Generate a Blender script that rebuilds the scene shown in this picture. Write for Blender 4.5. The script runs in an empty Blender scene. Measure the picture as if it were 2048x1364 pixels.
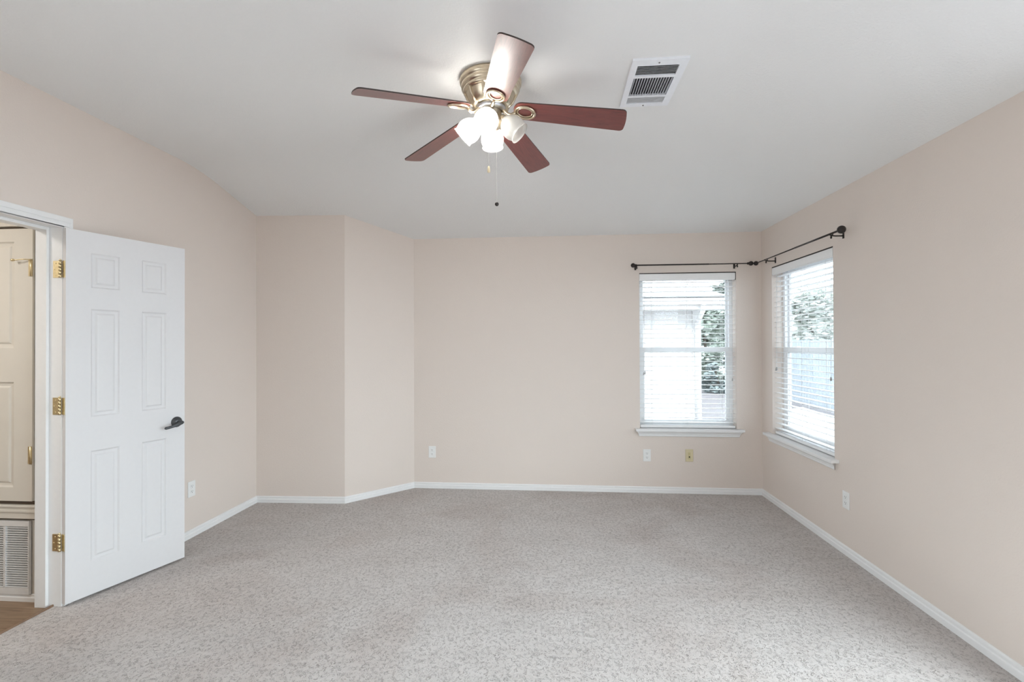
import bpy, bmesh, math, random
from mathutils import Vector, Matrix
C = bpy.context.scene.collection
SC = bpy.context.scene
R = math.radians
random.seed(7)

# ------------------------------------------------------------------ camera
H = 1.41
def make_camera():
    yaw, pitch, roll = math.atan(78 / 956.), 0.0069, -0.0037
    fw = Vector((-math.sin(yaw) * math.cos(pitch), math.cos(yaw) * math.cos(pitch), math.sin(pitch)))
    r = Vector((math.cos(yaw), math.sin(yaw), 0)); u = r.cross(fw)
    c, s = math.cos(roll), math.sin(roll)
    r2, u2 = c * r + s * u, -s * r + c * u
    cam = bpy.data.cameras.new('camera'); cam.sensor_width = 36; cam.sensor_fit = 'HORIZONTAL'
    cam.lens = 956 / 2048 * 36; cam.clip_start = .02; cam.clip_end = 300
    o = bpy.data.objects.new('camera', cam); C.objects.link(o)
    m = Matrix((r2, u2, -fw)).transposed().to_4x4(); m.translation = (0, 0, H)
    o.matrix_world = m; SC.camera = o
make_camera()

# ------------------------------------------------------------------ light, exposure
SKY = 9.8
BULB = 165.0
SC.view_settings.view_transform = 'Standard'
SC.view_settings.look = 'None'
SC.view_settings.gamma = 1
SC.view_settings.use_curve_mapping = False
SC.view_settings.exposure = 0.40
def make_world():
    w = bpy.data.worlds.new('overcast_sky'); SC.world = w; w.use_nodes = True
    nt = w.node_tree; bg = nt.nodes['Background']
    tc = nt.nodes.new('ShaderNodeTexCoord'); sp = nt.nodes.new('ShaderNodeSeparateXYZ')
    rp = nt.nodes.new('ShaderNodeValToRGB')
    nt.links.new(tc.outputs['Generated'], sp.inputs[0]); nt.links.new(sp.outputs['Z'], rp.inputs[0])
    rp.color_ramp.elements[0].position = 0; rp.color_ramp.elements[0].color = (.80, .91, 1, 1)
    rp.color_ramp.elements[1].position = .8; rp.color_ramp.elements[1].color = (.85, .94, 1, 1)
    nt.links.new(rp.outputs[0], bg.inputs[0]); bg.inputs[1].default_value = SKY
make_world()
XL, XR, YB, YR = -2.647, 1.96, 4.635, -1.7
ZF, ZW = 2.745, 2.455
W1 = (.84, 1.732, .605, 2.084)      # rear window opening: x0 x1 z0 z1
W2 = (3.497, 4.425, .605, 2.087)    # side window opening: y0 y1 z0 z1
FILL_R = (-.45, 1.95, .12, 2.32)      # unseen right wall window, added to let in fill daylight
FILL_L = (-1.45, .45, .30, 2.20)       # unseen left wall opening, added for more fill daylight
def portal(name, loc, rot, sx, sy):
    l = bpy.data.lights.new(name, 'AREA'); l.shape = 'RECTANGLE'; l.size = sx; l.size_y = sy
    l.cycles.is_portal = True
    o = bpy.data.objects.new(name, l); C.objects.link(o); o.location = loc; o.rotation_euler = rot
portal('sky_portal', (1.286, YB + .155, 1.345), (R(-90), 0, 0), .89, 1.48)
portal('sky_portal', (XR + .155, 3.961, 1.346), (R(90), 0, R(90)), .93, 1.48)
portal('sky_portal', (XR + .155, .75, 1.22), (R(90), 0, R(90)), 2.4, 2.2)
portal('sky_portal', (XL - .145, -.50, 1.25), (R(90), 0, R(-90)), 1.9, 1.9)
def fill_light(name, loc, rot, sx, sy, power, col):
    l = bpy.data.lights.new(name, 'AREA'); l.shape = 'RECTANGLE'; l.size = sx; l.size_y = sy
    l.energy = power; l.color = col
    o = bpy.data.objects.new(name, l); C.objects.link(o); o.location = loc; o.rotation_euler = rot
fill_light('hall_fill_light', (-3.5, 1.4, 2.40), (0, 0, 0), .4, .4, 13, (1, .96, .90))  # unseen area light added to brighten the hall
SC.cycles.use_denoising = True
SC.cycles.max_bounces = 10
SC.cycles.diffuse_bounces = 8
SC.cycles.transparent_max_bounces = 16
SC.cycles.sample_clamp_indirect = 6

# ------------------------------------------------------------------ materials
def newmat(name):
    m = bpy.data.materials.new(name); m.use_nodes = True
    nt = m.node_tree; b = nt.nodes['Principled BSDF']
    return m, nt, b
def noise(nt, scale, detail=2, rough=.5, dist=0, vec=None):
    n = nt.nodes.new('ShaderNodeTexNoise'); n.inputs['Scale'].default_value = scale
    n.inputs['Detail'].default_value = detail; n.inputs['Roughness'].default_value = rough
    n.inputs['Distortion'].default_value = dist
    if vec: nt.links.new(vec, n.inputs['Vector'])
    return n
def coords(nt, scale=None):
    g = nt.nodes.new('ShaderNodeNewGeometry'); out = g.outputs['Position']
    if scale:
        mp = nt.nodes.new('ShaderNodeMapping'); mp.inputs['Scale'].default_value = scale
        nt.links.new(out, mp.inputs[0]); out = mp.outputs[0]
    return out
def ocoords(nt, scale=None):
    g = nt.nodes.new('ShaderNodeTexCoord'); out = g.outputs['Object']
    if scale:
        mp = nt.nodes.new('ShaderNodeMapping'); mp.inputs['Scale'].default_value = scale
        nt.links.new(out, mp.inputs[0]); out = mp.outputs[0]
    return out
def ramp(nt, src, stops):
    r = nt.nodes.new('ShaderNodeValToRGB'); nt.links.new(src, r.inputs[0])
    e = r.color_ramp.elements
    while len(e) < len(stops): e.new(.5)
    for k, (p, c) in enumerate(stops): e[k].position = p; e[k].color = (*c, 1)
    return r.outputs[0]
def bump(nt, b, h, strength, dist):
    n = nt.nodes.new('ShaderNodeBump'); n.inputs['Strength'].default_value = strength
    n.inputs['Distance'].default_value = dist
    nt.links.new(h, n.inputs['Height']); nt.links.new(n.outputs[0], b.inputs['Normal'])
def mixc(nt, a, c, fac, mode='MIX'):
    n = nt.nodes.new('ShaderNodeMix'); n.data_type = 'RGBA'; n.blend_type = mode
    for s, v in ((0, fac), (6, a), (7, c)):
        if hasattr(v, 'is_linked'): nt.links.new(v, n.inputs[s])
        elif s == 0: n.inputs[0].default_value = v
        else: n.inputs[s].default_value = (*v, 1)
    return n.outputs[2]
def plain(name, col, rough=.5, metal=0, spec=.5, vary=.03, nscale=40, bmp=None, coat=0):
    m, nt, b = newmat(name)
    n = noise(nt, nscale, 3, vec=ocoords(nt))
    lo = tuple(max(0, c * (1 - vary)) for c in col); hi = tuple(min(1, c * (1 + vary)) for c in col)
    nt.links.new(ramp(nt, n.outputs[0], [(.3, lo), (.7, hi)]), b.inputs['Base Color'])
    b.inputs['Roughness'].default_value = rough; b.inputs['Metallic'].default_value = metal
    b.inputs['Specular IOR Level'].default_value = spec
    b.inputs['Coat Weight'].default_value = coat; b.inputs['Coat Roughness'].default_value = .1
    if bmp: bump(nt, b, noise(nt, bmp[0], 3, vec=ocoords(nt)).outputs[0], bmp[1], bmp[2])
    return m
def painted(name, col, tex=110, strength=.22, dist=.004):
    m, nt, b = newmat(name)
    v = coords(nt)
    big = noise(nt, 1.1, 2, vec=v)
    nt.links.new(ramp(nt, big.outputs[0], [(.3, tuple(c * .985 for c in col)), (.7, col)]), b.inputs['Base Color'])
    b.inputs['Roughness'].default_value = .62; b.inputs['Specular IOR Level'].default_value = .3
    n = noise(nt, tex, 3, .55, .3, v)
    bump(nt, b, n.outputs[0], strength, dist)
    return m
M = {}
M['wall'] = painted('beige_wall_paint', (.722, .644, .588))
M['ceiling'] = painted('ceiling_paint', (.80, .805, .805), 95, .35, .005)
M['trim'] = plain('white_trim_paint', (.80, .80, .80), .35, vary=.01)
M['door'] = plain('white_door_paint', (.69, .68, .685), .42, vary=.008)
M['vinyl'] = plain('white_window_vinyl', (.80, .81, .82), .35, vary=.01)
M['slat'] = plain('white_blind_slat', (.86, .86, .86), .4, vary=.01)
M['cream'] = plain('cream_cabinet_paint', (.68, .645, .585), .45, vary=.015, nscale=9)
M['brass'] = plain('polished_brass', (.74, .62, .38), .36, 1, vary=.1, nscale=60)
M['nickel'] = plain('antique_brass', (.62, .53, .40), .28, 1, vary=.06, nscale=30)
M['silver'] = plain('dull_silver_metal', (.55, .55, .57), .35, 1, vary=.05)
M['chain'] = plain('pale_chain_metal', (.62, .60, .56), .4, .8, vary=.05)
M['bronze'] = plain('dark_bronze', (.035, .028, .026), .42, .5, vary=.2)
M['black'] = plain('black_gap', (.012, .012, .012), .9, vary=.2)
M['gun'] = plain('dark_pewter_lever', (.085, .09, .095), .38, .7, vary=.15)
M['plastic'] = plain('white_outlet_plastic', (.80, .80, .79), .35, vary=.01)
M['slot'] = plain('outlet_slot', (.16, .15, .15), .6, vary=.1)
M['ivory'] = plain('ivory_plastic', (.64, .56, .36), .4, vary=.02)
M['ivoryd'] = plain('yellowed_ivory_plastic', (.56, .48, .26), .45, vary=.02)
M['grille'] = plain('grille_white_enamel', (.70, .70, .70), .4, vary=.02)
M['vent'] = plain('vent_white_enamel', (.80, .82, .86), .4, vary=.02)
M['ventshade'] = plain('vent_shaded_slat_enamel', (.60, .61, .63), .45, vary=.03)  # darker copy of the vent enamel, slat shade put into the colour
M['cord'] = plain('white_blind_cord', (.72, .72, .72), .7, vary=.03)
M['tassel'] = plain('grey_cord_tassel', (.38, .38, .38), .5, vary=.05)
M['knobwood'] = plain('pale_gold_pull', (.72, .60, .40), .4, vary=.1)
M['siding'] = plain('white_siding_paint', (.74, .73, .72), .6, vary=.02, nscale=3)
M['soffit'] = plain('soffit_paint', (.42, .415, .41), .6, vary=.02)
M['concrete'] = plain('pale_concrete', (.62, .60, .57), .85, vary=.06, nscale=2)
M['bark'] = plain('grey_brown_bark', (.10, .08, .065), .9, vary=.3, nscale=12)
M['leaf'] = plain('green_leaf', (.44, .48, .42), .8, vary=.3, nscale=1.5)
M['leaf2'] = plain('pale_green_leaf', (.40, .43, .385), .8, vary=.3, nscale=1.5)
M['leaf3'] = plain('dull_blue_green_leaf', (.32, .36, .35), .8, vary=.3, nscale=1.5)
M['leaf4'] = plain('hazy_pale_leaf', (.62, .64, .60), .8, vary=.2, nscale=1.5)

def carpet():
    m, nt, b = newmat('taupe_frieze_carpet')
    v = coords(nt)
    worm = noise(nt, 66, 1, .5, 1.5, v)
    brk = noise(nt, 50, 2, .5, .5, coords(nt, (1.1, .9, 1)))
    fine = noise(nt, 210, 2, .6, .4, v)
    def mth(op, x, y=0., z=0.):
        n = nt.nodes.new('ShaderNodeMath'); n.operation = op
        for k, q in enumerate((x, y, z)):
            if hasattr(q, 'is_linked'): nt.links.new(q, n.inputs[k])
            else: n.inputs[k].default_value = q
        return n.outputs[0]
    ridge = mth('MINIMUM', mth('MULTIPLY', mth('ABSOLUTE', mth('SUBTRACT', worm.outputs[0], .5)), 11.), 1.)
    gap = mth('MULTIPLY', mth('SUBTRACT', 1., ridge), mth('MINIMUM', mth('MAXIMUM', mth('MULTIPLY_ADD', brk.outputs[0], 6., -2.5), 0.), 1.))
    hh = mth('MULTIPLY_ADD', fine.outputs[0], .45, mth('SUBTRACT', .75, mth('MULTIPLY', gap, .75)))
    class h: outputs = [hh]
    base = ramp(nt, hh, [(.20, (.30, .277, .265)), (.78, (.50, .468, .450)), (1.0, (.575, .545, .53))])
    wear = noise(nt, .9, 4, .6, .6, v)
    worn = ramp(nt, wear.outputs[0], [(.38, (.90, .86, .84)), (.52, (1, .99, .985)), (.72, (1.0, 1, 1))])
    c1 = mixc(nt, base, worn, 1.0, 'MULTIPLY')
    nap = noise(nt, 2.6, 3, .6, 1.2, coords(nt, (1, 1.6, 1)))
    napc = ramp(nt, nap.outputs[0], [(.35, (.93, .925, .92)), (.62, (1, 1, 1))])
    nt.links.new(mixc(nt, c1, napc, 1.0, 'MULTIPLY'), b.inputs['Base Color'])
    b.inputs['Roughness'].default_value = 1; b.inputs['Specular IOR Level'].default_value = .1
    b.inputs['Sheen Weight'].default_value = .15
    bump(nt, b, hh, .55, .008)
    return m
M['carpet'] = carpet()
def planks(name, a, c, along=(1, 14, 1)):
    m, nt, b = newmat(name)
    n = noise(nt, 3.2, 5, .6, .8, coords(nt, along))
    nt.links.new(ramp(nt, n.outputs[0], [(.3, a), (.7, c)]), b.inputs['Base Color'])
    b.inputs['Roughness'].default_value = .45
    bump(nt, b, n.outputs[0], .15, .002)
    return m
M['wood'] = planks('brown_plank_floor', (.17, .105, .062), (.36, .25, .165))
M['thresh'] = planks('brown_threshold', (.20, .12, .075), (.30, .19, .12), (14, 1, 1))
M['fence'] = planks('grey_fence_boards', (.30, .33, .365), (.41, .445, .48), (3, 3, .6))
M['mulch'] = planks('pinkish_leaf_litter', (.17, .145, .148), (.28, .25, .255), (.5, 4, 1))
M['shingle'] = planks('pale_roof_shingle', (.26, .25, .25), (.36, .35, .345), (1, 6, 6))
def blade_wood():
    m, nt, b = newmat('rosewood_blade')
    n = noise(nt, 5, 6, .65, 1.2, ocoords(nt, (1.5, 14, 4)))
    nt.links.new(ramp(nt, n.outputs[0], [(.3, (.105, .018, .015)), (.7, (.200, .043, .036))]), b.inputs['Base Color'])
    b.inputs['Roughness'].default_value = .45; b.inputs['Specular IOR Level'].default_value = .5
    b.inputs['Coat Weight'].default_value = 1; b.inputs['Coat Roughness'].default_value = .32
    return m
M['blade'] = blade_wood()
M['rim'] = plain('dark_blade_edge', (.035, .022, .018), .5, vary=.1)
def glass_pane(name, tint):
    m, nt, b = newmat(name); nt.nodes.remove(b)
    out = nt.nodes['Material Output']
    t = nt.nodes.new('ShaderNodeBsdfTransparent'); t.inputs[0].default_value = (*tint, 1)
    g = nt.nodes.new('ShaderNodeBsdfGlossy'); g.inputs['Roughness'].default_value = .02
    lw = nt.nodes.new('ShaderNodeLayerWeight'); lw.inputs[0].default_value = .5
    p = nt.nodes.new('ShaderNodeMath'); p.operation = 'POWER'; p.inputs[1].default_value = 5
    q = nt.nodes.new('ShaderNodeMath'); q.operation = 'MULTIPLY_ADD'; q.inputs[1].default_value = .9; q.inputs[2].default_value = .03
    mx = nt.nodes.new('ShaderNodeMixShader')
    nt.links.new(lw.outputs['Facing'], p.inputs[0]); nt.links.new(p.outputs[0], q.inputs[0])
    nt.links.new(q.outputs[0], mx.inputs[0]); nt.links.new(t.outputs[0], mx.inputs[1]); nt.links.new(g.outputs[0], mx.inputs[2])
    nt.links.new(mx.outputs[0], out.inputs[0]); return m
M['glass'] = glass_pane('clear_window_glass', (.96, .975, .97))
M['dimglass'] = glass_pane('view_dimming_glass', (.60, .615, .62))  # tint added to dim the bright outdoors behind the visible panes
def frosted():
    m, nt, b = newmat('frosted_ribbed_glass'); nt.nodes.remove(b)
    out = nt.nodes['Material Output']
    t = nt.nodes.new('ShaderNodeBsdfTransparent'); t.inputs[0].default_value = (.97, .97, .96, 1)
    d = nt.nodes.new('ShaderNodeBsdfDiffuse'); d.inputs[0].default_value = (.84, .84, .83, 1)
    tr = nt.nodes.new('ShaderNodeBsdfTranslucent'); tr.inputs[0].default_value = (.90, .89, .87, 1)
    g = nt.nodes.new('ShaderNodeBsdfGlossy'); g.inputs['Roughness'].default_value = .15
    m1 = nt.nodes.new('ShaderNodeMixShader'); m1.inputs[0].default_value = .6
    m2 = nt.nodes.new('ShaderNodeMixShader'); m2.inputs[0].default_value = .42
    m3 = nt.nodes.new('ShaderNodeMixShader'); m3.inputs[0].default_value = .07
    nt.links.new(d.outputs[0], m1.inputs[1]); nt.links.new(tr.outputs[0], m1.inputs[2])
    nt.links.new(m1.outputs[0], m2.inputs[1]); nt.links.new(t.outputs[0], m2.inputs[2])
    nt.links.new(m2.outputs[0], m3.inputs[1]); nt.links.new(g.outputs[0], m3.inputs[2])
    nt.links.new(m3.outputs[0], out.inputs[0]); return m
M['frost'] = frosted()
def bulb_mat(on):
    m, nt, b = newmat('lit_bulb' if on else 'unlit_bulb')
    b.inputs['Base Color'].default_value = (.85, .85, .83, 1); b.inputs['Roughness'].default_value = .3
    if on:
        b.inputs['Emission Color'].default_value = (1, .98, .94, 1); b.inputs['Emission Strength'].default_value = BULB
    return m
M['bulb_on'] = bulb_mat(True); M['bulb_off'] = bulb_mat(False)

# ------------------------------------------------------------------ mesh helpers
class MB:
    def __init__(s): s.v = []; s.f = []; s.mi = []; s.mats = []; s.cur = 0; s.sm = []
    def use(s, m):
        if m not in s.mats: s.mats.append(m)
        s.cur = s.mats.index(m); return s
    def add(s, vs, fs, mtx=None, smooth=False):
        k = len(s.v)
        for p in vs:
            p = Vector(p); s.v.append(tuple(mtx @ p if mtx else p))
        for f in fs: s.f.append([k + i for i in f]); s.mi.append(s.cur); s.sm.append(smooth)
        return s
    def box(s, x0, x1, y0, y1, z0, z1, mtx=None):
        vs = [(x, y, z) for z in (z0, z1) for y in (y0, y1) for x in (x0, x1)]
        return s.add(vs, [(0, 2, 3, 1), (4, 5, 7, 6), (0, 1, 5, 4), (2, 6, 7, 3), (0, 4, 6, 2), (1, 3, 7, 5)], mtx)
    def prism(s, poly, z0, z1, mtx=None):
        n = len(poly)
        vs = [(x, y, z0) for x, y in poly] + [(x, y, z1) for x, y in poly]
        fs = [list(range(n))[::-1], list(range(n, 2 * n))] + [(i, (i + 1) % n, n + (i + 1) % n, n + i) for i in range(n)]
        return s.add(vs, fs, mtx)
    def loft(s, ringA, ringB, mtx=None):   # two equal polygons joined with caps
        n = len(ringA)
        fs = [list(range(n))[::-1], list(range(n, 2 * n))] + [(i, (i + 1) % n, n + (i + 1) % n, n + i) for i in range(n)]
        return s.add(list(ringA) + list(ringB), fs, mtx)
    def lathe(s, prof, n=32, mtx=None, rib=0, smooth=True, caps=True):
        vs = []; fs = []
        for r, z in prof:
            for k in range(n):
                a = 2 * math.pi * k / n; rr = r + (rib if k % 2 else 0)
                vs.append((rr * math.cos(a), rr * math.sin(a), z))
        for j in range(len(prof) - 1):
            for k in range(n):
                k2 = (k + 1) % n
                fs.append((j * n + k, j * n + k2, (j + 1) * n + k2, (j + 1) * n + k))
        if caps:
            if prof[0][0] > 0: fs.append(tuple(range(n))[::-1])
            if prof[-1][0] > 0: fs.append(tuple((len(prof) - 1) * n + k for k in range(n)))
        return s.add(vs, fs, mtx, smooth)
    def tube(s, pts, r, n=10, mtx=None, closed=False):
        pts = [Vector(p) for p in pts]; rs = r if isinstance(r, (list, tuple)) else [r] * len(pts)
        vs = []; fs = []; N = len(pts); up = None
        for i, p in enumerate(pts):
            a = pts[(i - 1) % N] if (i > 0 or closed) else p; c = pts[(i + 1) % N] if (i < N - 1 or closed) else p
            t = (c - a).normalized()
            if up is None: up = Vector((0, 0, 1)) if abs(t.z) < .9 else Vector((1, 0, 0))
            x = t.cross(up).normalized(); y = x.cross(t).normalized(); up = y
            for k in range(n):
                an = 2 * math.pi * k / n; vs.append(p + rs[i] * (math.cos(an) * x + math.sin(an) * y))
        for i in range(N if closed else N - 1):
            i2 = (i + 1) % N
            for k in range(n): fs.append((i * n + k, i * n + (k + 1) % n, i2 * n + (k + 1) % n, i2 * n + k))
        if not closed: fs += [tuple(range(n))[::-1], tuple((N - 1) * n + k for k in range(n))]
        return s.add(vs, fs, mtx, True)
    def ball(s, c, r, n=20, m=12, sz=1):
        c = Vector(c); pr = []
        for j in range(m + 1):
            a = math.pi * j / m; pr.append((max(r * math.sin(a), 1e-5), -r * math.cos(a) * sz))
        return s.lathe(pr, n, Matrix.Translation(c), caps=False)
    def build(s, name, mat=None, parent=None, bevel=0, seg=2):
        me = bpy.data.meshes.new(name); me.from_pydata(s.v, [], s.f)
        mats = s.mats or [mat]
        for m in mats: me.materials.append(m)
        me.polygons.foreach_set('material_index', s.mi if s.mats else [0] * len(s.f))
        me.polygons.foreach_set('use_smooth', s.sm)
        bm = bmesh.new(); bm.from_mesh(me); bmesh.ops.remove_doubles(bm, verts=bm.verts, dist=1e-6)
        bmesh.ops.recalc_face_normals(bm, faces=bm.faces); bm.to_mesh(me); bm.free(); me.update()
        o = bpy.data.objects.new(name, me); C.objects.link(o)
        if parent: o.parent = parent
        if bevel:
            b = o.modifiers.new('bevel', 'BEVEL'); b.width = bevel; b.segments = seg; b.limit_method = 'ANGLE'; b.angle_limit = R(40)
        return o
def box(x0, x1, y0, y1, z0, z1): return MB().box(x0, x1, y0, y1, z0, z1)
def tag(o, label, cat=None, group=None, kind=None):
    o['label'] = label
    if cat: o['category'] = cat
    if group: o['group'] = group
    if kind: o['kind'] = kind
    return o
def empty(name, loc=(0, 0, 0), rz=0):
    o = bpy.data.objects.new(name, None); C.objects.link(o); o.location = loc; o.rotation_euler = (0, 0, rz)
    o.empty_display_size = .1
    return o
S = 'structure'

# ------------------------------------------------------------------ room shell
A, B, Cc, D = (XL, 4.108), (-1.838, 4.136), (-1.352, YB), (XR, YB)
TOPZ = 2.93
DY0, DY1, DZ = 1.748, 2.388, 2.056          # doorway in the left wall
tag(box(XL - .05, XR + .005, YR - .005, YB + .005, -.12, 0).build('floor', M['carpet']), 'taupe frieze carpet covering the whole bedroom floor', 'floor', kind=S)
def smin(a, b, k=.05):
    h = max(k - abs(a - b), 0) / k
    return min(a, b) - h * h * k * .25
def ceil_z(x, y):
    s = (ZF - ZW) / (YB - 3.40); sx = (ZF - ZW) / (XR - .88)
    a, b = s * (YB - y), sx * (XR - x)
    return smin(ZF, ZW + smin(a, b, max(.004, .9 * min(a, b))))
def make_ceiling():
    xs = [XL - .1 + i * (XR + .2 - XL) / 130 for i in range(131)]
    ys = [YR - .1 + j * (YB + .2 - YR) / 180 for j in range(181)]
    m = MB(); nx, ny = len(xs), len(ys)
    vs = [(x, y, ceil_z(x, y)) for y in ys for x in xs] + [(x, y, 3.0) for y in ys for x in xs]
    N = nx * ny; fs = []
    for j in range(ny - 1):
        for i in range(nx - 1):
            a = j * nx + i
            fs.append((a, a + nx, a + nx + 1, a + 1)); fs.append((N + a, N + a + 1, N + a + nx + 1, N + a + nx))
    for j in range(ny - 1):
        for i in (0, nx - 1):
            a = j * nx + i; fs.append((a, N + a, N + a + nx, a + nx))
    for i in range(nx - 1):
        for j in (0, ny - 1):
            a = j * nx + i; fs.append((a, a + 1, N + a + 1, N + a))
    m.add(vs, fs, smooth=True)
    o = m.build('ceiling', M['ceiling'])
    tag(o, 'pale vaulted ceiling that slopes down to the window walls', 'ceiling', kind=S)
make_ceiling()
T = .15
def wall_x(y0, y1, name, xin, sgn, holes, top, label, ext=None):
    """wall parallel to Y; inner face xin, thickness towards sgn"""
    m = MB(); xa, xb = sorted((xin, xin + sgn * T)); cur = y0
    for (h0, h1, z0, z1) in sorted(holes):
        m.box(xa, xb, cur, h0, 0, top)
        if z0 > 0: m.box(xa, xb, h0, h1, 0, z0)
        m.box(xa, xb, h0, h1, z1, top); cur = h1
    m.box(xa, xb, cur, y1, 0, top)
    tag(m.build(name, M['wall']), label, 'wall', kind=S)
wall_x(YR, 4.3, 'wall_left', XL, -.92, [FILL_L, (DY0 - .004, DY1 + .02, 0, DZ + .02)], TOPZ, 'beige left wall with the white doorway')
wall_x(YR, YB + T, 'wall_right', XR, 1, [W2, FILL_R], TOPZ, 'beige right wall holding the side window')
m = MB(); x0, x1, z0, z1 = W1
m.box(-1.5, x0, YB, YB + T, 0, TOPZ).box(x1, XR, YB, YB + T, 0, TOPZ).box(x0, x1, YB, YB + T, 0, z0).box(x0, x1, YB, YB + T, z1, TOPZ)
tag(m.build('wall_back', M['wall']), 'beige back wall with a window near its right end', 'wall', kind=S)
tag(MB().prism([A, B, (B[0], B[1] + .12), (A[0], A[1] + .12)], 0, TOPZ).build('wall_alcove', M['wall']), 'shaded beige wall segment between left wall and angled wall', 'wall', kind=S)
tag(MB().prism([B, Cc, (Cc[0] - .0, Cc[1] + .15), (B[0], B[1] + .15)], 0, TOPZ).build('wall_diagonal', M['wall']), 'brighter narrow beige wall set at an angle in the corner', 'wall', kind=S)
tag(box(XL - .1, XR + .1, YR - T, YR, 0, TOPZ).build('wall_rear', M['wall']), 'beige wall behind the viewpoint facing the windows', 'wall', kind=S)

# baseboards: one mitred length per wall
BP = [(0, 0), (.016, 0), (.016, .030), (.0115, .0345), (.0105, .0375), (.0115, .041), (.0115, .051), (.005, .057), (0, .057)]
def mitre_pts(line):
    line = [Vector(p) for p in line]; ds = [(line[i + 1] - line[i]).normalized() for i in range(len(line) - 1)]
    nn = [Vector((d.y, -d.x)) for d in ds]; out = []
    for i in range(len(line)):
        if i == 0: out.append(nn[0])
        elif i == len(line) - 1: out.append(nn[-1])
        else:
            b = (nn[i - 1] + nn[i]).normalized(); out.append(b / b.dot(nn[i]))
    return line, out
RL = [(XL, 2.434), A, B, Cc, D, (XR, YR)]
pts, off = mitre_pts(RL)
for i, (nm, lb) in enumerate([('baseboard_left', 'white baseboard along the left wall past the open door'), ('baseboard_alcove', 'short white baseboard under the shaded wall segment'),
                              ('baseboard_diagonal', 'short white baseboard under the angled wall'), ('baseboard_back', 'long white baseboard along the back wall'), ('baseboard_right', 'white baseboard running along the right wall')]):
    ring = lambda j: [(pts[j].x + off[j].x * t, pts[j].y + off[j].y * t, z) for t, z in BP]
    tag(MB().loft(ring(i), ring(i + 1)).build(nm, M['trim']), lb, 'baseboard', kind=S)

# ------------------------------------------------------------------ doorway casing, jamb and hall
xw = XL - T * .92
def door_trim():
    t = empty('trim_1', (XL, DY1, 0)); tag(t, 'white casing and jamb around the left doorway', 'door frame', kind=S)
    L = Matrix.Translation((-XL, -DY1, 0))
    j = MB()
    for (ya, yb) in ((DY1, DY1 + .018), (DY0 - .004 , DY0 + .014)):
        j.box(xw - .002, XL, ya, yb, -.003, DZ + .018, L)
    j.box(xw - .002, XL, DY0 + .014, DY1, DZ, DZ + .018, L)
    j.build('jamb', M['trim'], t, .001)
    s = MB()
    s.box(xw - .002, -2.722, DY1 - .016, DY1, -.003, DZ, L).box(xw - .002, -2.722, DY0 + .014, DY0 + .03, -.003, DZ, L)
    s.box(xw - .002, -2.722, DY0 + .03, DY1 - .016, DZ - .016, DZ, L); s.build('door_stop', M['trim'], t, .0015)
    for name, sx, xf in (('casing', 1, XL), ('casing', -1, xw)):
        c = MB(); o0, o1, zt = DY0 - .036, DY1 + .046, DZ + .056
        for (w, th) in ((0, .012), (.022, .017)):
            a, b = sorted((xf, xf + sx * th))
            if sx < 0: a, b = xf - th, xf
            c.box(a, b, DY1 + .006 + w, o1, 0, DZ + .006 + w, L).box(a, b, o0, DY0 - .006 - w * .9, 0, DZ + .006 + w, L)
            c.box(a, b, o0, o1, DZ + .006 + w, zt, L)
        c.build(name, M['trim'], t, .003)
door_trim()
def panel_slab(m, us, vs, cells, depth_back, mtx, both=False):
    """slab in local x (width) z (height); front face at y=0 looking to -y; cells = set of (i,j) raised panels"""
    def face(y0, sg):
        for i in range(len(us) - 1):
            for j in range(len(vs) - 1):
                a, b, c, d = us[i], us[i + 1], vs[j], vs[j + 1]
                if (i, j) in cells:
                    rings = [(0, 0), (.004, .0005), (.011, .0075), (.020, .0085), (.026, .0085), (.034, .003), (.040, .0022)]
                    V = []
                    for ins, dep in rings:
                        y = y0 + sg * dep
                        V += [(a + ins, y, c + ins), (b - ins, y, c + ins), (b - ins, y, d - ins), (a + ins, y, d - ins)]
                    F = []
                    for k in range(len(rings) - 1):
                        for q in range(4): F.append((4 * k + q, 4 * k + (q + 1) % 4, 4 * k + 4 + (q + 1) % 4, 4 * k + 4 + q))
                    k = 4 * (len(rings) - 1); F.append((k, k + 1, k + 2, k + 3))
                    m.add(V, F, mtx)
                else: m.add([(a, y0, c), (b, y0, c), (b, y0, d), (a, y0, d)], [(0, 1, 2, 3)], mtx)
    face(0, 1); face(depth_back, -1)
    u0, u1, v0, v1, y = us[0], us[-1], vs[0], vs[-1], depth_back
    for j in range(len(vs) - 1):
        for u in (u0, u1): m.add([(u, 0, vs[j]), (u, y, vs[j]), (u, y, vs[j + 1]), (u, 0, vs[j + 1])], [(0, 1, 2, 3)], mtx)
    for i in range(len(us) - 1):
        for v in (v0, v1): m.add([(us[i], 0, v), (us[i], y, v), (us[i + 1], y, v), (us[i + 1], 0, v)], [(0, 1, 2, 3)], mtx)
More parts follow.
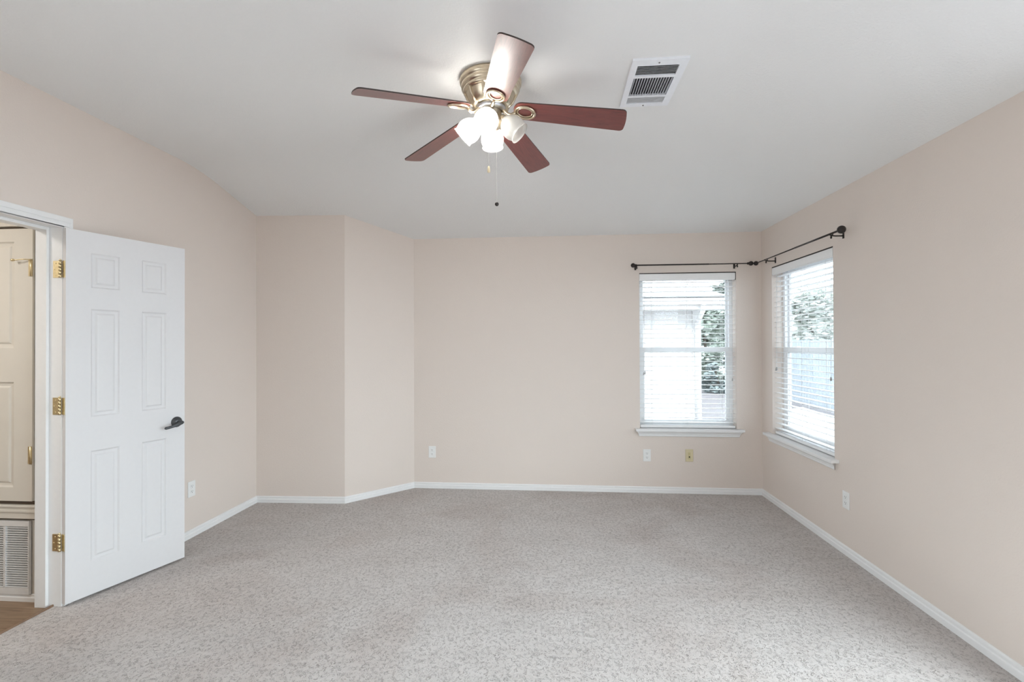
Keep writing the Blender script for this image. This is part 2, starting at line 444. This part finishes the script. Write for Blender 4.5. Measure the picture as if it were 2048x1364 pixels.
def open_door():
    d = Vector((.201, .597, 0)).normalized(); ang = math.atan2(d.y, d.x)
    root = empty('door_1', (-2.617, 2.381, 0), ang)
    tag(root, 'white six panel door standing open into the bedroom', 'door', kind=S)
    us = [0, .111, .259, .370, .518, .629]; vs = [.014, .197, .822, 1.005, 1.621, 1.733, 1.938, 2.05]
    cells = {(i, j) for i in (1, 3) for j in (1, 3, 5)}
    m = MB(); panel_slab(m, us, vs, cells, .035, None); m.build('door_panel', M['door'], root)
    # lever handle
    h = MB()
    rot = Matrix.Translation((.577, 0, .913)) @ Matrix.Rotation(R(90), 4, 'X')
    h.lathe([(1e-4, .024), (.012, .0235), (.020, .021), (.027, .014), (.0325, .007), (.034, .004), (.034, 0)], 36, rot)
    ho = h.build('door_handle', M['gun'], root); tag(ho, 'dark pewter lever handle')
    l = MB(); l.tube([(.577, -.015, .913), (.577, -.048, .912), (.572, -.056, .910)], [.011, .0105, .0105], 14)
    l.tube([(.584, -.054, .914), (.572, -.057, .911), (.550, -.057, .904), (.525, -.055, .896), (.500, -.052, .891), (.482, -.050, .889), (.476, -.049, .889)], [.009, .0115, .0105, .0085, .008, .0085, .005], 14)
    l.build('lever', M['gun'], ho)
    e = MB(); e.lathe([(.034, 0), (.034, .004), (.030, .010), (.02, .02), (1e-4, .022)], 24, Matrix.Translation((.577, .035, .913)) @ Matrix.Rotation(R(-90), 4, 'X')); e.build('rosette', M['gun'], ho)
    # hinges
    ji = Matrix.Rotation(-ang, 4, 'Z') @ Matrix.Translation((2.617, -2.381, 0))
    for z in (1.827, 1.083, .345):
        k = MB(); k.box(-.0025, 0, .004, .030, z - .046, z + .046)
        ho = k.build('hinge', M['brass'], root, .001); tag(ho, 'polished brass butt hinge')
        k = MB(); k.box(-2.697, -2.655, DY1 - .003, DY1, z - .046, z + .046, ji)
        for dz, dx in ((-.032, -2.684), (0, -2.692), (.032, -2.684)): k.ball(ji @ Vector((dx + .004, DY1 - .0025, z + dz)), .0035, 10, 6)
        k.build('jamb_leaf', M['brass'], ho)
        k = MB()
        px, py = -2.651, 2.381
        for q in range(5):
            a = z - .046 + q * .0185
            k.lathe([(.0065, a), (.0065, a + .0172)], 14, ji @ Matrix.Translation((px, py, 0)))
        k.lathe([(.0045, z + .046), (.006, z + .049), (.003, z + .054), (1e-4, z + .055)], 12, ji @ Matrix.Translation((px, py, 0)))
        k.build('pin_barrel', M['brass'], ho)
open_door()

def hall():
    hy = 2.44
    tag(box(-4.6, XL - .05, .8, 2.6, -.12, -.004).build('floor_hall', M['wood']), 'brown wood plank floor of the hall beyond the doorway', 'floor', kind=S)
    th = MB(); th.loft([(-2.722, DY0 + .03, -.004), (-2.697, DY0 + .03, .010), (-2.690, DY0 + .03, .010), (-2.690, DY0 + .03, -.004)], [(-2.722, DY1 - .001, -.004), (-2.697, DY1 - .001, .010), (-2.690, DY1 - .001, .010), (-2.690, DY1 - .001, -.004)])
    tag(th.build('trim_2', M['thresh']), 'thin brown wood threshold strip between carpet and hall floor', 'threshold', kind=S)
    w = MB().box(-4.6, xw, hy, hy + .14, -.004, 2.6)
    tag(w.build('wall_hall', M['cream']), 'cream hall wall holding the closet door and return grille', 'wall', kind=S)
    tag(box(-4.74, -4.6, .8, 2.58, -.004, 2.6).build('wall_hall_left', M['cream']), 'far left wall of the hall', 'wall', kind=S)
    tag(box(-4.6, xw, .66, .8, -.004, 2.6).build('wall_hall_rear', M['cream']), 'end wall of the hall', 'wall', kind=S)
    tag(box(-4.6, xw, .8, hy, 2.44, 2.6).build('ceiling_hall', M['ceiling']), 'white ceiling of the hall', 'ceiling', kind=S)
    # closet door
    root = empty('door_2', (-3.470, hy - .022, 0)); tag(root, 'cream panelled closet door above the return air grille', 'door', kind=S)
    m = MB(); panel_slab(m, [0, .11, .503, .612], [.553, .625, 1.214, 1.397, 1.994, 2.062], {(1, 1), (1, 3)}, .020, None)
    m.build('door_panel', M['cream'], root)
    for k, (za, zb) in enumerate(((1.797, 1.845 + .045), (.76, .855))):
        h = MB(); h.box(.592, .612, -.004, 0, za, zb); h.tube([(.610, -.005, za), (.610, -.005, zb)], .006, 10)
        ho = h.build('hinge', M['brass'], root); tag(ho, 'brass hinge on the closet door')
        if k == 0:
            s = MB(); s.tube([(.605, -.008, 1.888), (.570, -.018, 1.888), (.535, -.022, 1.884), (.525, -.023, 1.884)], .0028, 8); s.lathe([(1e-4, 0), (.007, .004), (.007, .014), (1e-4, .02)], 12, Matrix.Translation((.528, -.023, 1.884)) @ Matrix.Rotation(R(-90), 4, 'Y'))
            s.build('hinge_stop', M['brass'], ho)
    tr = empty('trim_3', (-3.2, hy, 0)); tag(tr, 'cream moulding around the hall closet door', 'moulding', kind=S)
    L = Matrix.Translation((3.2, -hy, 0))
    m = MB(); m.box(-4.2, xw, hy - .026, hy, 2.075, 2.135, L); m.box(-4.2, xw, hy - .032, hy, 2.115, 2.130, L); m.build('head_casing', M['cream'], tr, .002)
    m = MB(); m.box(-4.2, xw, hy - .030, hy, .520, .531, L); m.box(-4.2, xw, hy - .022, hy, .455, .520, L); m.box(-4.2, xw, hy - .028, hy, .492, .506, L); m.build('sill_moulding', M['cream'], tr, .002)
    m = MB(); m.box(-4.2, xw, hy - .006, hy, .4445, .455, L); m.box(-4.2, xw, hy - .005, hy, .531, .553, L); m.box(-4.2, xw, hy - .005, hy, 2.062, 2.075, L); m.build('dark_gap', plain('brown_gap', (.10, .075, .055), .8), tr)
    m = MB(); m.box(-2.856, xw, hy - .012, hy, .553, 2.075, L); m.build('side_stile', M['cream'], tr, .002)
    # return grille
    g = empty('return_air_grille', (-3.19, hy - .004, .238)); tag(g, 'white louvred return air grille low on the hall wall', 'air grille')
    x0, x1, z0, z1 = -.31, .310, -.203, .203
    f = MB(); zt, zb = .173, -.165; bars = [x0, x0 + .012]
    wid = .136; gap = .014; xr = .303
    cols = []
    while xr - wid > x0: cols.append((xr - wid, xr)); xr -= wid + gap
    f.box(x0, x1, -.014, 0, zt, z1).box(x0, x1, -.014, 0, z0, zb).box(cols[0][1], x1, -.014, 0, zb, zt).box(x0, cols[-1][0], -.014, 0, zb, zt)
    for a, b in zip(cols[:-1], cols[1:]): f.box(b[1], a[0], -.013, 0, zb, zt)
    f.build('frame', M['grille'], g, .001)
    n = 27; k = MB(); st = (zt - zb) / n
    for (a, b) in cols:
        for q in range(n):
            z = zb + st * (q + .5); k.loft([(a, -.0135, z - .0046), (a, -.003, z + .0002), (a, -.003, z + .0014), (a, -.0135, z - .0032)], [(b, -.0135, z - .0046), (b, -.003, z + .0002), (b, -.003, z + .0014), (b, -.0135, z - .0032)])
    k.build('louvres', M['grille'], g)
    MB().box(x0 + .01, x1 - .006, -.0012, 0, zb, zt).build('dark_backing', plain('dark_duct', (.10, .10, .10), .9), g)
    b = MB(); ring = lambda x: [(x, hy - t, z - .004) for t, z in [(0, 0), (.016, 0), (.016, .022), (.009, .027), (.009, .036), (0, .0385)]]
    b.loft(ring(-4.2), ring(xw)); tag(b.build('baseboard_hall', M['trim']), 'short white baseboard in the hall under the return grille', 'baseboard', kind=S)
hall()

# ------------------------------------------------------------------ windows, in a local frame: x along the wall, y outwards, z up
def window(name, label, loc, rz, w, z0, z1, fl, fr, pane):
    root = empty(name, loc, rz); tag(root, label, 'window', kind=S)
    h2 = z0 + (z1 - z0) * .5
    f = MB(); a, b = .095, .148; t = .034
    f.box(0, w, a, b, z0, z0 + t).box(0, w, a, b, z1 - t, z1).box(0, t, a, b, z0 + t, z1 - t).box(w - t, w, a, b, z0 + t, z1 - t)
    f.build('window_frame', M['vinyl'], root, .002)
    zm = 1.352
    for nm, (za, zb, ya, yb, s) in dict(upper=(zm - .018, z1 - t, .124, .142, .022), lower=(z0 + t, zm + .022, .100, .122, .030)).items():
        s_ = MB(); ho = .040 if nm == 'lower' else .022
        top = .040 if nm == 'lower' else .026
        lowr = .036
        s_.box(t, w - t, ya, yb, za, za + lowr).box(t, w - t, ya, yb, zb - top, zb).box(t, t + s, ya, yb, za + lowr, zb - top).box(w - t - s, w - t, ya, yb, za + lowr, zb - top)
        if nm == 'lower': s_.box(w * .18, w * .26, ya - .008, yb, zb, zb + .010)
        so = s_.build('sash', M['vinyl'], root, .002)
        MB().box(t + s, w - t - s, (ya + yb) / 2 - .002, (ya + yb) / 2 + .002, za + lowr, zb - top).build('pane', pane, so)
    # stool and apron
    s = MB(); th = .018
    prof = [(.098, z0), (-.052, z0), (-.058, z0 - .006), (-.058, z0 - .012), (-.052, z0 - th), (.0, z0 - th), (.0, z0 - .0005), (.098, z0 - .0005)]
    s.box(.0005, w - .0005, 0, .096, z0, z0 + .003)
    e = MB()
    e.box(-fl, w + fr, -.056, 0, z0 - th, z0 + .003)
    e.box(0.0005, w - .0005, 0, .095, z0, z0 + .003)
    e.build('window_stool', M['trim'], root, .004, 3)
    ap = MB(); za = z0 - th - .055
    P = [(0, 0), (-.012, .002), (-.016, .008), (-.016, .020), (-.021, .024), (-.022, .032), (-.034, .046), (-.036, .055), (0, .055)]
    n = len(P); k0 = [(-fl + .012 + .036 - max(0, -y) , y, za + z) for y, z in P]; k1 = [(w + fr - .012 - .036 + max(0, -y), y, za + z) for y, z in P]
    ap.loft(k0, k1); ap.build('apron', M['trim'], root)
    return root
window('window_1', 'double hung window in the back wall beside the corner', (W1[0], YB, 0), 0, W1[1] - W1[0], W1[2], W1[3], .045, .052, M['dimglass'])
window('window_2', 'double hung window in the right wall beside the corner', (XR, W2[1], 0), R(-90), W2[1] - W2[0], W2[2], W2[3], .075, .055, M['dimglass'])
window('fill_window_left', 'added fill daylight window in the left wall behind the viewpoint', (XL, FILL_L[0], 0), R(90), FILL_L[1] - FILL_L[0], FILL_L[2], FILL_L[3], .05, .05, M['glass'])
window('fill_window_right', 'added fill daylight window in the right wall behind the viewpoint', (XR, FILL_R[1], 0), R(-90), FILL_R[1] - FILL_R[0], FILL_R[2], FILL_R[3], .05, .05, M['glass'])

def blind(label, loc, rz, w, z0, z1, cl, cr, zl, zr):
    root = empty('window_blind', loc, rz); tag(root, label, 'window blind')
    g = .007
    v = MB(); v.box(g * .3, w - g, .004, .016, z1 - .074, z1 - .0085); v.box(g * .3, w - g, .001, .004, z1 - .066, z1 - .012); v.box(w - g - .010, w - g, .016, .050, z1 - .074, z1 - .0085)
    d = MB().box(.001, w - .001, .003, .06, z1 - .0075, z1 - .0005); d.box(w - g + .001, w - .0008, .003, .05, z1 - .074, z1 - .0075); d.build('shadow_gap_strip', M['bronze'], root)  # dark strips painted in for the shadow above and beside the valance
    vo = v.build('valance', M['slat'], root, .002)
    MB().box(g, w - g - .012, .018, .066, z1 - .046, z1 - .0085).build('headrail', M['slat'], root, .001)
    sl = MB(); n = 31; zt, zb = z1 - .088, z0 + .058; yc = .045
    for q in range(n):
        z = zt + (zb - zt) * q / (n - 1)
        a = [(g, yc - .025, z - .0015 - .0012), (g, yc, z - .0015 + .0012), (g, yc + .025, z - .0015 - .0012), (g, yc + .025, z + .0015 - .0012), (g, yc, z + .0015 + .0012), (g, yc - .025, z + .0015 - .0012)]
        tl = .0035
        a = [(x, y, zz - (y - yc) * .015) for x, y, zz in a]
        sl.loft(a, [(w - g, y, zz) for x, y, zz in a])
    sl.build('slats', M['slat'], root)
    MB().box(g, w - g, yc - .026, yc + .026, z0 + .008, z0 + .030).build('bottom_rail', M['slat'], root, .003)
    for fx in (.135, .5, .865):
        c = MB()
        for yy in (yc - .0265, yc + .0265): c.box(w * fx - .0009, w * fx + .0009, yy - .0006, yy + .0006, z0 + .03, z1 - .046)
        c.box(w * fx - .0005, w * fx + .0005, yc - .0005, yc + .0005, z0 + .03, z1 - .046)
        c.build('ladder_cord', M['cord'], root)
    for x, zz, two in ((cl, zl, True), (cr, zr, False)):
        c = MB(); offs = (-.006, .006) if two else (0,)
        for q, dx in enumerate(offs):
            c.tube([(x + dx * .3, .012, z1 - .074), (x + dx * .7, .006, zz + .1), (x + dx, .005, zz + .02 + q * .004)], .0011, 6)
        co = c.build('pull_cord', M['cord'], root)
        for q, dx in enumerate(offs):
            t = MB(); t.lathe([(.003, .026), (.0045, .02), (.007, .004), (.007, 0), (1e-4, -.001)], 12, Matrix.Translation((x + dx, .004, zz + q * .006)))
            t.build('tassel', M['tassel'], co)
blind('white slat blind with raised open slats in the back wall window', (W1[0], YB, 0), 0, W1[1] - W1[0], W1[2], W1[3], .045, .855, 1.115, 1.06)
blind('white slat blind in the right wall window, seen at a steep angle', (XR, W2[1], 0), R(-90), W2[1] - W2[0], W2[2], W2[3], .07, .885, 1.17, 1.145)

# ------------------------------------------------------------------ curtain rods
def rod(label, loc, rz, length, step, thick, thin, r0, r1, brs):
    root = empty('curtain_rod', loc, rz); tag(root, label, 'curtain rod', 'paired curtain rods meeting in the corner')
    MB().tube([(.01, 0, 0), (step, 0, 0)], thick, 12).build('outer_pole', M['bronze'], root)
    MB().tube([(step, 0, 0), (length - .01, 0, 0)], thin, 12).build('inner_pole', M['bronze'], root)
    for x, r, s in ((0, r0, 1), (length, r1, -1)):
        f = MB(); f.ball((x, 0, 0), r); f.lathe([(.008, 0), (.011, .004), (.011, .010), (.007, .016)], 16, Matrix.Translation((x + s * r * .9, 0, 0)) @ Matrix.Rotation(R(90 * s), 4, 'Y'))
        f.build('finial', M['bronze'], root)
    for x in brs:
        b = MB(); b.box(x - .008, x + .008, .076, .080, -.034, .016); b.tube([(x, .078, -.016), (x, .03, -.016), (x, .008, -.014), (x, 0, -.010)], .0045, 10)
        b.tube([(x, .012 * math.cos(R(t)), .012 * math.sin(R(t))) for t in range(180, 361, 20)], .0035, 8)
        b.lathe([(.004, -.034), (.006, -.030), (.006, -.022), (.003, -.014)], 12, Matrix.Translation((x, 0, 0)))
        b.build('bracket', M['bronze'], root)
rod('dark bronze curtain rod above the back wall window', (.770, YB - .08, 2.146), 0, 1.066, .69, .0065, .0048, .021, .021, (.034, .945))
rod('dark bronze curtain rod above the right wall window', (XR - .08, 3.258, 2.146), R(90), 1.297, .60, .0065, .0048, .026, .021, (.115, 1.09))
for o in [o for o in C.objects if o.name.startswith('curtain_rod.')]: o.scale = (1, -1, 1)

# ------------------------------------------------------------------ outlets and wall plates
def outlet(label, loc, rz):
    root = empty('wall_outlet', loc, rz); tag(root, label, 'outlet', 'white duplex outlets low on the walls')
    MB().box(-.0355, .0355, -.006, 0, -.057, .057).build('cover_plate', M['plastic'], root, .0028, 3)
    for z in (.0195, -.0195):
        m = MB(); P = []
        for t in range(0, 360, 12):
            a = R(t); P.append((.017 * math.cos(a), max(-.0125, min(.0125, .017 * math.sin(a)))))
        m.prism(P, 0, .002, Matrix.Translation((0, -.006, z)) @ Matrix.Rotation(R(90), 4, 'X'))
        o = m.build('receptacle', M['plastic'], root)
        s = MB(); s.box(-.0078, -.0052, -.0084, -.0079, z - .001, z + .008).box(.0052, .0078, -.0084, -.0079, z, z + .007)
        s.lathe([(.0030, 0), (.0030, .0004)], 12, Matrix.Translation((0, -.0080, z - .0065)) @ Matrix.Rotation(R(90), 4, 'X')); s.build('slots', M['slot'], o)
    m = MB(); m.lathe([(.0028, 0), (.002, .001), (1e-4, .0012)], 10, Matrix.Translation((0, -.006, 0)) @ Matrix.Rotation(R(90), 4, 'X')); m.build('screw', M['grille'], root)
outlet('white duplex outlet on the back wall near the angled wall', (-1.170, YB, .354), 0)
outlet('white duplex outlet under the back wall window', (.903, YB, .352), 0)
outlet('white duplex outlet on the left wall beside the open door', (XL, 3.325, .354), R(90))
outlet('white duplex outlet on the right wall below the side window', (XR, 3.366, .362), R(-90))
def phone():
    root = empty('phone_plate', (1.294, YB, .356)); tag(root, 'ivory phone jack plate on the back wall under the window', 'wall plate')
    MB().box(-.0355, .0355, -.006, 0, -.058, .058).build('cover_plate', M['ivory'], root, .0028, 3)
    j = MB().box(-.011, .011, -.0085, -.006, -.034, .030).build('jack', M['ivoryd'], root, .001)
    MB().box(-.006, .006, -.0092, -.0084, -.018, -.008).build('jack_hole', M['black'], j)
phone()

# ------------------------------------------------------------------ ceiling vent
def vent():
    x0, x1, y0, y1 = .388, .650, 2.267, 2.707
    root = empty('ceiling_vent', ((x0 + x1) / 2, (y0 + y1) / 2, ZF)); tag(root, 'white ceiling air register with three banks of louvres beside the fan', 'air vent')
    w, h = (x1 - x0) / 2, (y1 - y0) / 2; t = .012
    bx0, bx1 = -w + .030, w - .036
    fr = lambda a: -h + 2 * h * a
    banks = [(fr(.105), fr(.305)), (fr(.345), fr(.735)), (fr(.77), fr(.935))]
    f = MB(); f.box(-w, bx0, -h, h, -t, 0).box(bx1, w, -h, h, -t, 0)
    ys = [-h] + [v for b in banks for v in b] + [h]
    for k in range(0, len(ys), 2): f.box(bx0, bx1, ys[k], ys[k + 1], -t, 0)
    f.loft([(-w, -h, 0), (w, -h, 0), (w, h, 0), (-w, h, 0)][::-1], [(-w, -h, -.0005), (w, -h, -.0005), (w, h, -.0005), (-w, h, -.0005)][::-1]) if 0 else None
    f.build('frame', M['vent'], root)
    MB().box(bx0, bx1, ys[1], ys[-2], -.0008, 0).build('duct_opening', M['black'], root)
    def bank(b, n, ang, mat, axis):
        m = MB()
        for q in range(n):
            if axis == 'x':
                c = b[0] + (b[1] - b[0]) * (q + .5) / n
                M4 = Matrix.Translation((0, c, -.0062)) @ Matrix.Rotation(R(ang), 4, 'X'); m.box(bx0, bx1, -.0055, .0055, -.0006, .0006, M4)
            else:
                c = bx0 + (bx1 - bx0) * (q + .5) / n
                M4 = Matrix.Translation((c, 0, -.0062)) @ Matrix.Rotation(R(ang), 4, 'Y'); m.box(-.0055, .0055, b[0], b[1], -.0006, .0006, M4)
        m.build('louvres', mat, root)
    bank(banks[0], 7, 42, M['ventshade'], 'x'); bank(banks[1], 15, 86, M['vent'], 'y'); bank(banks[2], 8, 14, M['ventshade'], 'x')
    for x, y in ((-.005, -h + .022), (-.005, h - .014)):
        MB().ball((x, y, -t), .0045, 12, 6).build('screw', M['slot'], root)
    MB().box(.016, .034, h - .030, h - .022, -t - .008, -t + .002).build('damper_lever', M['vent'], root, .001)
vent()

# ------------------------------------------------------------------ ceiling fan
def fan():
    fx, fy = -.298, 2.385
    root = empty('ceiling_fan', (fx, fy, ZF)); tag(root, 'brass ceiling fan with five rosewood blades and four glass lights', 'ceiling fan')
    P = [(.145, 0), (.146, -.006), (.154, -.008), (.156, -.012), (.155, -.026), (.150, -.034), (.146, -.036), (.148, -.040), (.147, -.052), (.140, -.058), (.137, -.060), (.139, -.064), (.137, -.072), (.129, -.077), (.124, -.078), (.122, -.084), (.112, -.110), (.100, -.128), (.088, -.138), (.080, -.141), (1e-4, -.141)]
    m = MB(); m.lathe(P, 64, caps=False)
    for k in range(10):
        a = R(36 * k + 8)
        m.tube([((r + .001) * math.cos(a), (r + .001) * math.sin(a), z) for r, z in ((.136, -.060), (.126, -.078), (.117, -.100), (.106, -.121), (.090, -.137))], [.003, .006, .007, .007, .004], 8)
    m.build('motor_housing', M['nickel'], root)
    MB().lathe([(.074, -.141), (.076, -.145), (.076, -.156), (.070, -.160), (.060, -.162)], 48).build('flywheel', M['silver'], root)
    fit = MB().lathe([(.052, -.162), (.056, -.166), (.056, -.205), (.062, -.210), (.062, -.228), (.054, -.238), (.040, -.250), (.020, -.258), (.008, -.262), (1e-4, -.263)], 40).build('light_fitter', M['nickel'], root)
    # blades
    z0 = 2.600 - ZF
    out = []
    N = 14
    xs0, xs1 = .118, .675
    hw = lambda x: .059 + (.0725 - .059) * (x - xs0) / (xs1 - xs0)
    for k in range(N + 1):                                    # rounded root
        a = math.pi * (.5 + k / N); out.append((xs0 + .045 + .045 * math.cos(a), hw(xs0) * math.sin(a)))
    rc = .022
    for (cx_, cy_, a0) in ((xs1 - rc - .004, -hw(xs1) + rc, -90), (xs1 - rc - .004, hw(xs1) - rc, 0)):
        for k in range(7):
            a = R(a0 + 15 * k); out.append((cx_ + rc * math.cos(a), cy_ + rc * math.sin(a)))
        if a0 == -90:
            for q in (-.6, -.3, 0, .3, .6): out.append((xs1 - .004 + .004 * (1 - q * q), q * (hw(xs1) - rc)))
    proto = None
    for k in range(5):
        ang = R((-1.6, 69.5, 141.5, 213.5, 285.5)[k]); droop = (8.5, 7.4, 7.4, 6.9, 5.9)[k]
        M4 = Matrix.Translation((0, 0, z0)) @ Matrix.Rotation(ang, 4, 'Z') @ Matrix.Rotation(R(droop), 4, 'Y') @ Matrix.Rotation(R(-14), 4, 'X')
        if proto is None:
            b = MB(); n = len(out); V = [(x, y, -.003) for x, y in out] + [(x, y, .003) for x, y in out]
            b.use(M['blade']); b.add(V, [list(range(n))[::-1], list(range(n, 2 * n))])
            b.use(M['rim']); b.add(V, [(i, (i + 1) % n, n + (i + 1) % n, n + i) for i in range(n)])
            bo = b.build('blade', None, root)
            r = MB(); c0 = .176
            r.tube([(c0 + .050 * math.cos(R(t)), .041 * math.sin(R(t)), -.0085) for t in range(0, 360, 10)], .0062, 10, closed=True)
            r.tube([(c0 + .038 * math.cos(R(t)), .030 * math.sin(R(t)), -.0065) for t in range(0, 360, 10)], .0038, 8, closed=True)
            r.tube([(.060, 0, -.004), (.076, 0, -.010), (.092, 0, -.024), (.108, 0, -.027), (.122, 0, -.018), (.131, 0, -.010)], [.012, .010, .0075, .0075, .008, .007], 12)
            ro = r.build('blade_iron', M['nickel'], bo); proto = (bo, ro); tag(ro, 'brass blade iron with an oval ring')
        else:
            bo = proto[0].copy(); bo.parent = root; C.objects.link(bo)
            ro = proto[1].copy(); ro.parent = bo; C.objects.link(ro)
        bo.matrix_local = M4
    # light arms
    L = .112
    prof = [(.021, 0), (.024, .004), (.033, .012), (.046, .026), (.0555, .046), (.0585, .064), (.0575, .080), (.0525, .095), (.0505, .102), (.0535, .110), (.0550, .112)]
    inner = [(r - .003, z) for r, z in prof[::-1]]
    for k, (az, on) in enumerate(((-94, 1), (-4, 0), (93, 1), (176, 1))):
        a = R(az); tilt = R(42); ax = Vector((math.cos(a) * math.cos(tilt), math.sin(a) * math.cos(tilt), -math.sin(tilt)))
        rim = Vector((.148 * math.cos(a), .148 * math.sin(a), (2.454 if k == 0 else 2.462) - ZF)); neck = rim - ax * L
        q = Vector((0, 0, 1)).rotation_difference(ax).to_matrix().to_4x4(); q.translation = neck
        ar = MB(); ar.tube([Vector((.045 * math.cos(a), .045 * math.sin(a), -.200)), neck - ax * .018, neck + ax * .002], [.013, .014, .014], 14)
        ar.lathe([(.012, -.022), (.020, -.016), (.0235, -.004), (.0235, .004), (.020, .006)], 24, q)
        ao = ar.build('light_arm', M['nickel'], root)
        sh = MB().lathe(prof + inner, 72, q, rib=.0009, caps=False).build('glass_shade', M['frost'], ao)
        tag(sh, 'glowing frosted ribbed glass shade' if on else 'unlit frosted ribbed glass shade')
        bl = MB(); bl.lathe([(.010, .002), (.012, .015), (.020, .030), (.028, .046), (.0305, .060), (.028, .074), (.020, .084), (.010, .089), (1e-4, .0905)], 20, q)
        bb = bl.build('bulb', M['bulb_on' if on else 'bulb_off'], ao); tag(bb, 'lit bulb' if on else 'unlit bulb')
    # pull chains
    for (dx, dy, zt, ze, kind) in ((-.005, -.045, -.245, 2.280 - ZF, 0), (.034, -.040, -.240, 2.112 - ZF, 1)):
        c = MB(); n = int((zt - ze) / .005)
        c.tube([(dx, dy, zt), (dx, dy, ze)], .0007, 6)
        for i in range(n): c.ball((dx, dy, zt - i * .005), .0014, 6, 4)
        co = c.build('pull_chain', M['chain'], root)
        if kind == 0:
            MB().lathe([(.0015, .012), (.005, .008), (.0065, -.004), (.0075, -.016), (.0055, -.020), (1e-4, -.021)], 16, Matrix.Translation((dx, dy, ze))).build('pull_knob', M['knobwood'], co)
        else:
            MB().ball((dx, dy, ze - .009), .0098, 20, 12).build('pull_knob', M['bronze'], co)
fan()

# ------------------------------------------------------------------ outdoors
GZ = -.30
tag(box(-24, 26, -24, 45, GZ - .1, GZ).build('ground_yard', M['mulch']), 'pinkish leaf covered yard outside the windows', 'ground', kind=S)
tag(MB().prism([(2.3, 5.6), (6.0, 7.0), (6.6, 13.2), (3.2, 10.2)], GZ, GZ + .03).build('ground_patio', M['concrete']), 'pale concrete path outside the side window', 'ground', kind=S)
def house():
    hx, hy = 2.72, 9.0
    r = empty('neighbor_house', (0, hy, GZ)); tag(r, 'white sided neighbouring house seen through the back window', 'house')
    L = lambda z: z - GZ
    w = MB(); w.box(-6, hx, 0, 5, 0, L(2.02))
    n = 15; st = 2.32 / n
    for k in range(n): w.loft([(-6, -.001, k * st), (-6, -.016, k * st), (-6, -.004, (k + 1) * st), (-6, -.001, (k + 1) * st)], [(hx, -.001, k * st), (hx, -.016, k * st), (hx, -.004, (k + 1) * st), (hx, -.001, (k + 1) * st)])
    w.box(hx - .14, hx + .01, -.03, .10, 0, L(2.02)); w.build('siding', M['siding'], r)
    MB().box(-6.3, hx + .28, -.52, 0, L(2.02), L(2.05)).build('soffit', M['soffit'], r)
    MB().box(-6.3, hx + .30, -.56, -.52, L(2.00), L(2.20)).build('fascia', M['siding'], r)
    g = [(-.68, L(2.19)), (-.66, L(2.08)), (-.56, L(2.08)), (-.56, L(2.19))]
    MB().loft([(-6.3, y, z) for y, z in g], [(hx + .30, y, z) for y, z in g]).build('gutter', M['siding'], r, .01)
    MB().tube([(hx - .13, -.62, L(2.12)), (hx - .13, -.61, L(2.05)), (hx - .12, -.56, L(1.98)), (hx - .075, -.10, L(1.78)), (hx - .07, -.06, L(1.68)), (hx - .07, -.06, .1)], .042, 10).build('downspout', M['siding'], r)
    MB().loft([(-6.4, -.70, L(2.20)), (-6.4, 3, L(3.55)), (-6.4, 6, L(2.20))], [(hx + .35, -.70, L(2.20)), (hx - 2.2, 3, L(3.55)), (hx + .35, 6, L(2.20))]).build('roof', M['shingle'], r)
house()
def fence():
    r = empty('wood_fence', (6.9, 12, GZ)); tag(r, 'grey board fence running back outside the side window', 'fence')
    m = MB(); y = -6.0
    while y < 4.0:
        m.box(-.01, .01, y, y + .135, 0.03, 1.80 + random.uniform(-.01, .01)); y += .142
    m.build('boards', M['fence'], r)
    f = MB()
    for z in (.35, 1.0, 1.6): f.box(.01, .05, -6, 4.1, z - .04, z + .04)
    f.build('rails', M['fence'], r)
fence()
def tree(name, label, x, y, h, rad, mat, n, base=.4, tr=.09):
    r = empty(name, (x, y, GZ)); tag(r, label, 'tree' if 'tree' in name else 'shrub', 'plants in the yard')
    MB().tube([(0, 0, 0), (.05, 0, h * .3), (-.04, .03, h * .62), (0, 0, h * .85)], [tr, tr * .8, tr * .5, tr * .2], 8).build('trunk', M['bark'], r)
    m = MB(); cl = []
    for k in range(max(8, n // 120)):
        a = random.uniform(0, 6.28); zz = random.uniform(base * h, h); rr = rad * math.sqrt(max(.05, 1 - ((zz - base * h) / (h * (1 - base)) * 2 - .9) ** 2 * .8)) * random.uniform(.2, 1)
        cl.append(Vector((rr * math.cos(a), rr * math.sin(a), zz)))
    for k in range(n):
        c = random.choice(cl) + Vector([max(-.3, min(.3, random.gauss(0, .13))) * rad for _ in range(3)])
        if c.z < .05: c.z = .05
        s = random.uniform(.07, .15)
        q = Matrix.Translation(c) @ Matrix.Rotation(random.uniform(0, 6.28), 4, 'Z') @ Matrix.Rotation(random.uniform(-1.2, 1.2), 4, 'X')
        m.add([(-s, 0, 0), (0, -s * .45, .01), (s, 0, 0), (0, s * .45, -.01)], [(0, 1, 2, 3)], q)
    m.build('foliage', mat, r)
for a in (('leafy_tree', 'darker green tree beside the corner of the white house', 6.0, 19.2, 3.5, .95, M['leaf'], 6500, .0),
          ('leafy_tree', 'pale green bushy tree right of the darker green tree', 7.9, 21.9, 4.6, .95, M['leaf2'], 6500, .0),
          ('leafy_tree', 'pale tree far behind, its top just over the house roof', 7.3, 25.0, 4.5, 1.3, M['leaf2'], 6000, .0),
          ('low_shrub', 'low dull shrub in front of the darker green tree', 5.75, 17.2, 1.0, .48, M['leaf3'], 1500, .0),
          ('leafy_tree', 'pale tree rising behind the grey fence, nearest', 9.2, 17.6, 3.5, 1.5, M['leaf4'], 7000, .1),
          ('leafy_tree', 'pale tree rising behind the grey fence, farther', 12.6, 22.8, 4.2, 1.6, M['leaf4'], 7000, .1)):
    tree(*a)
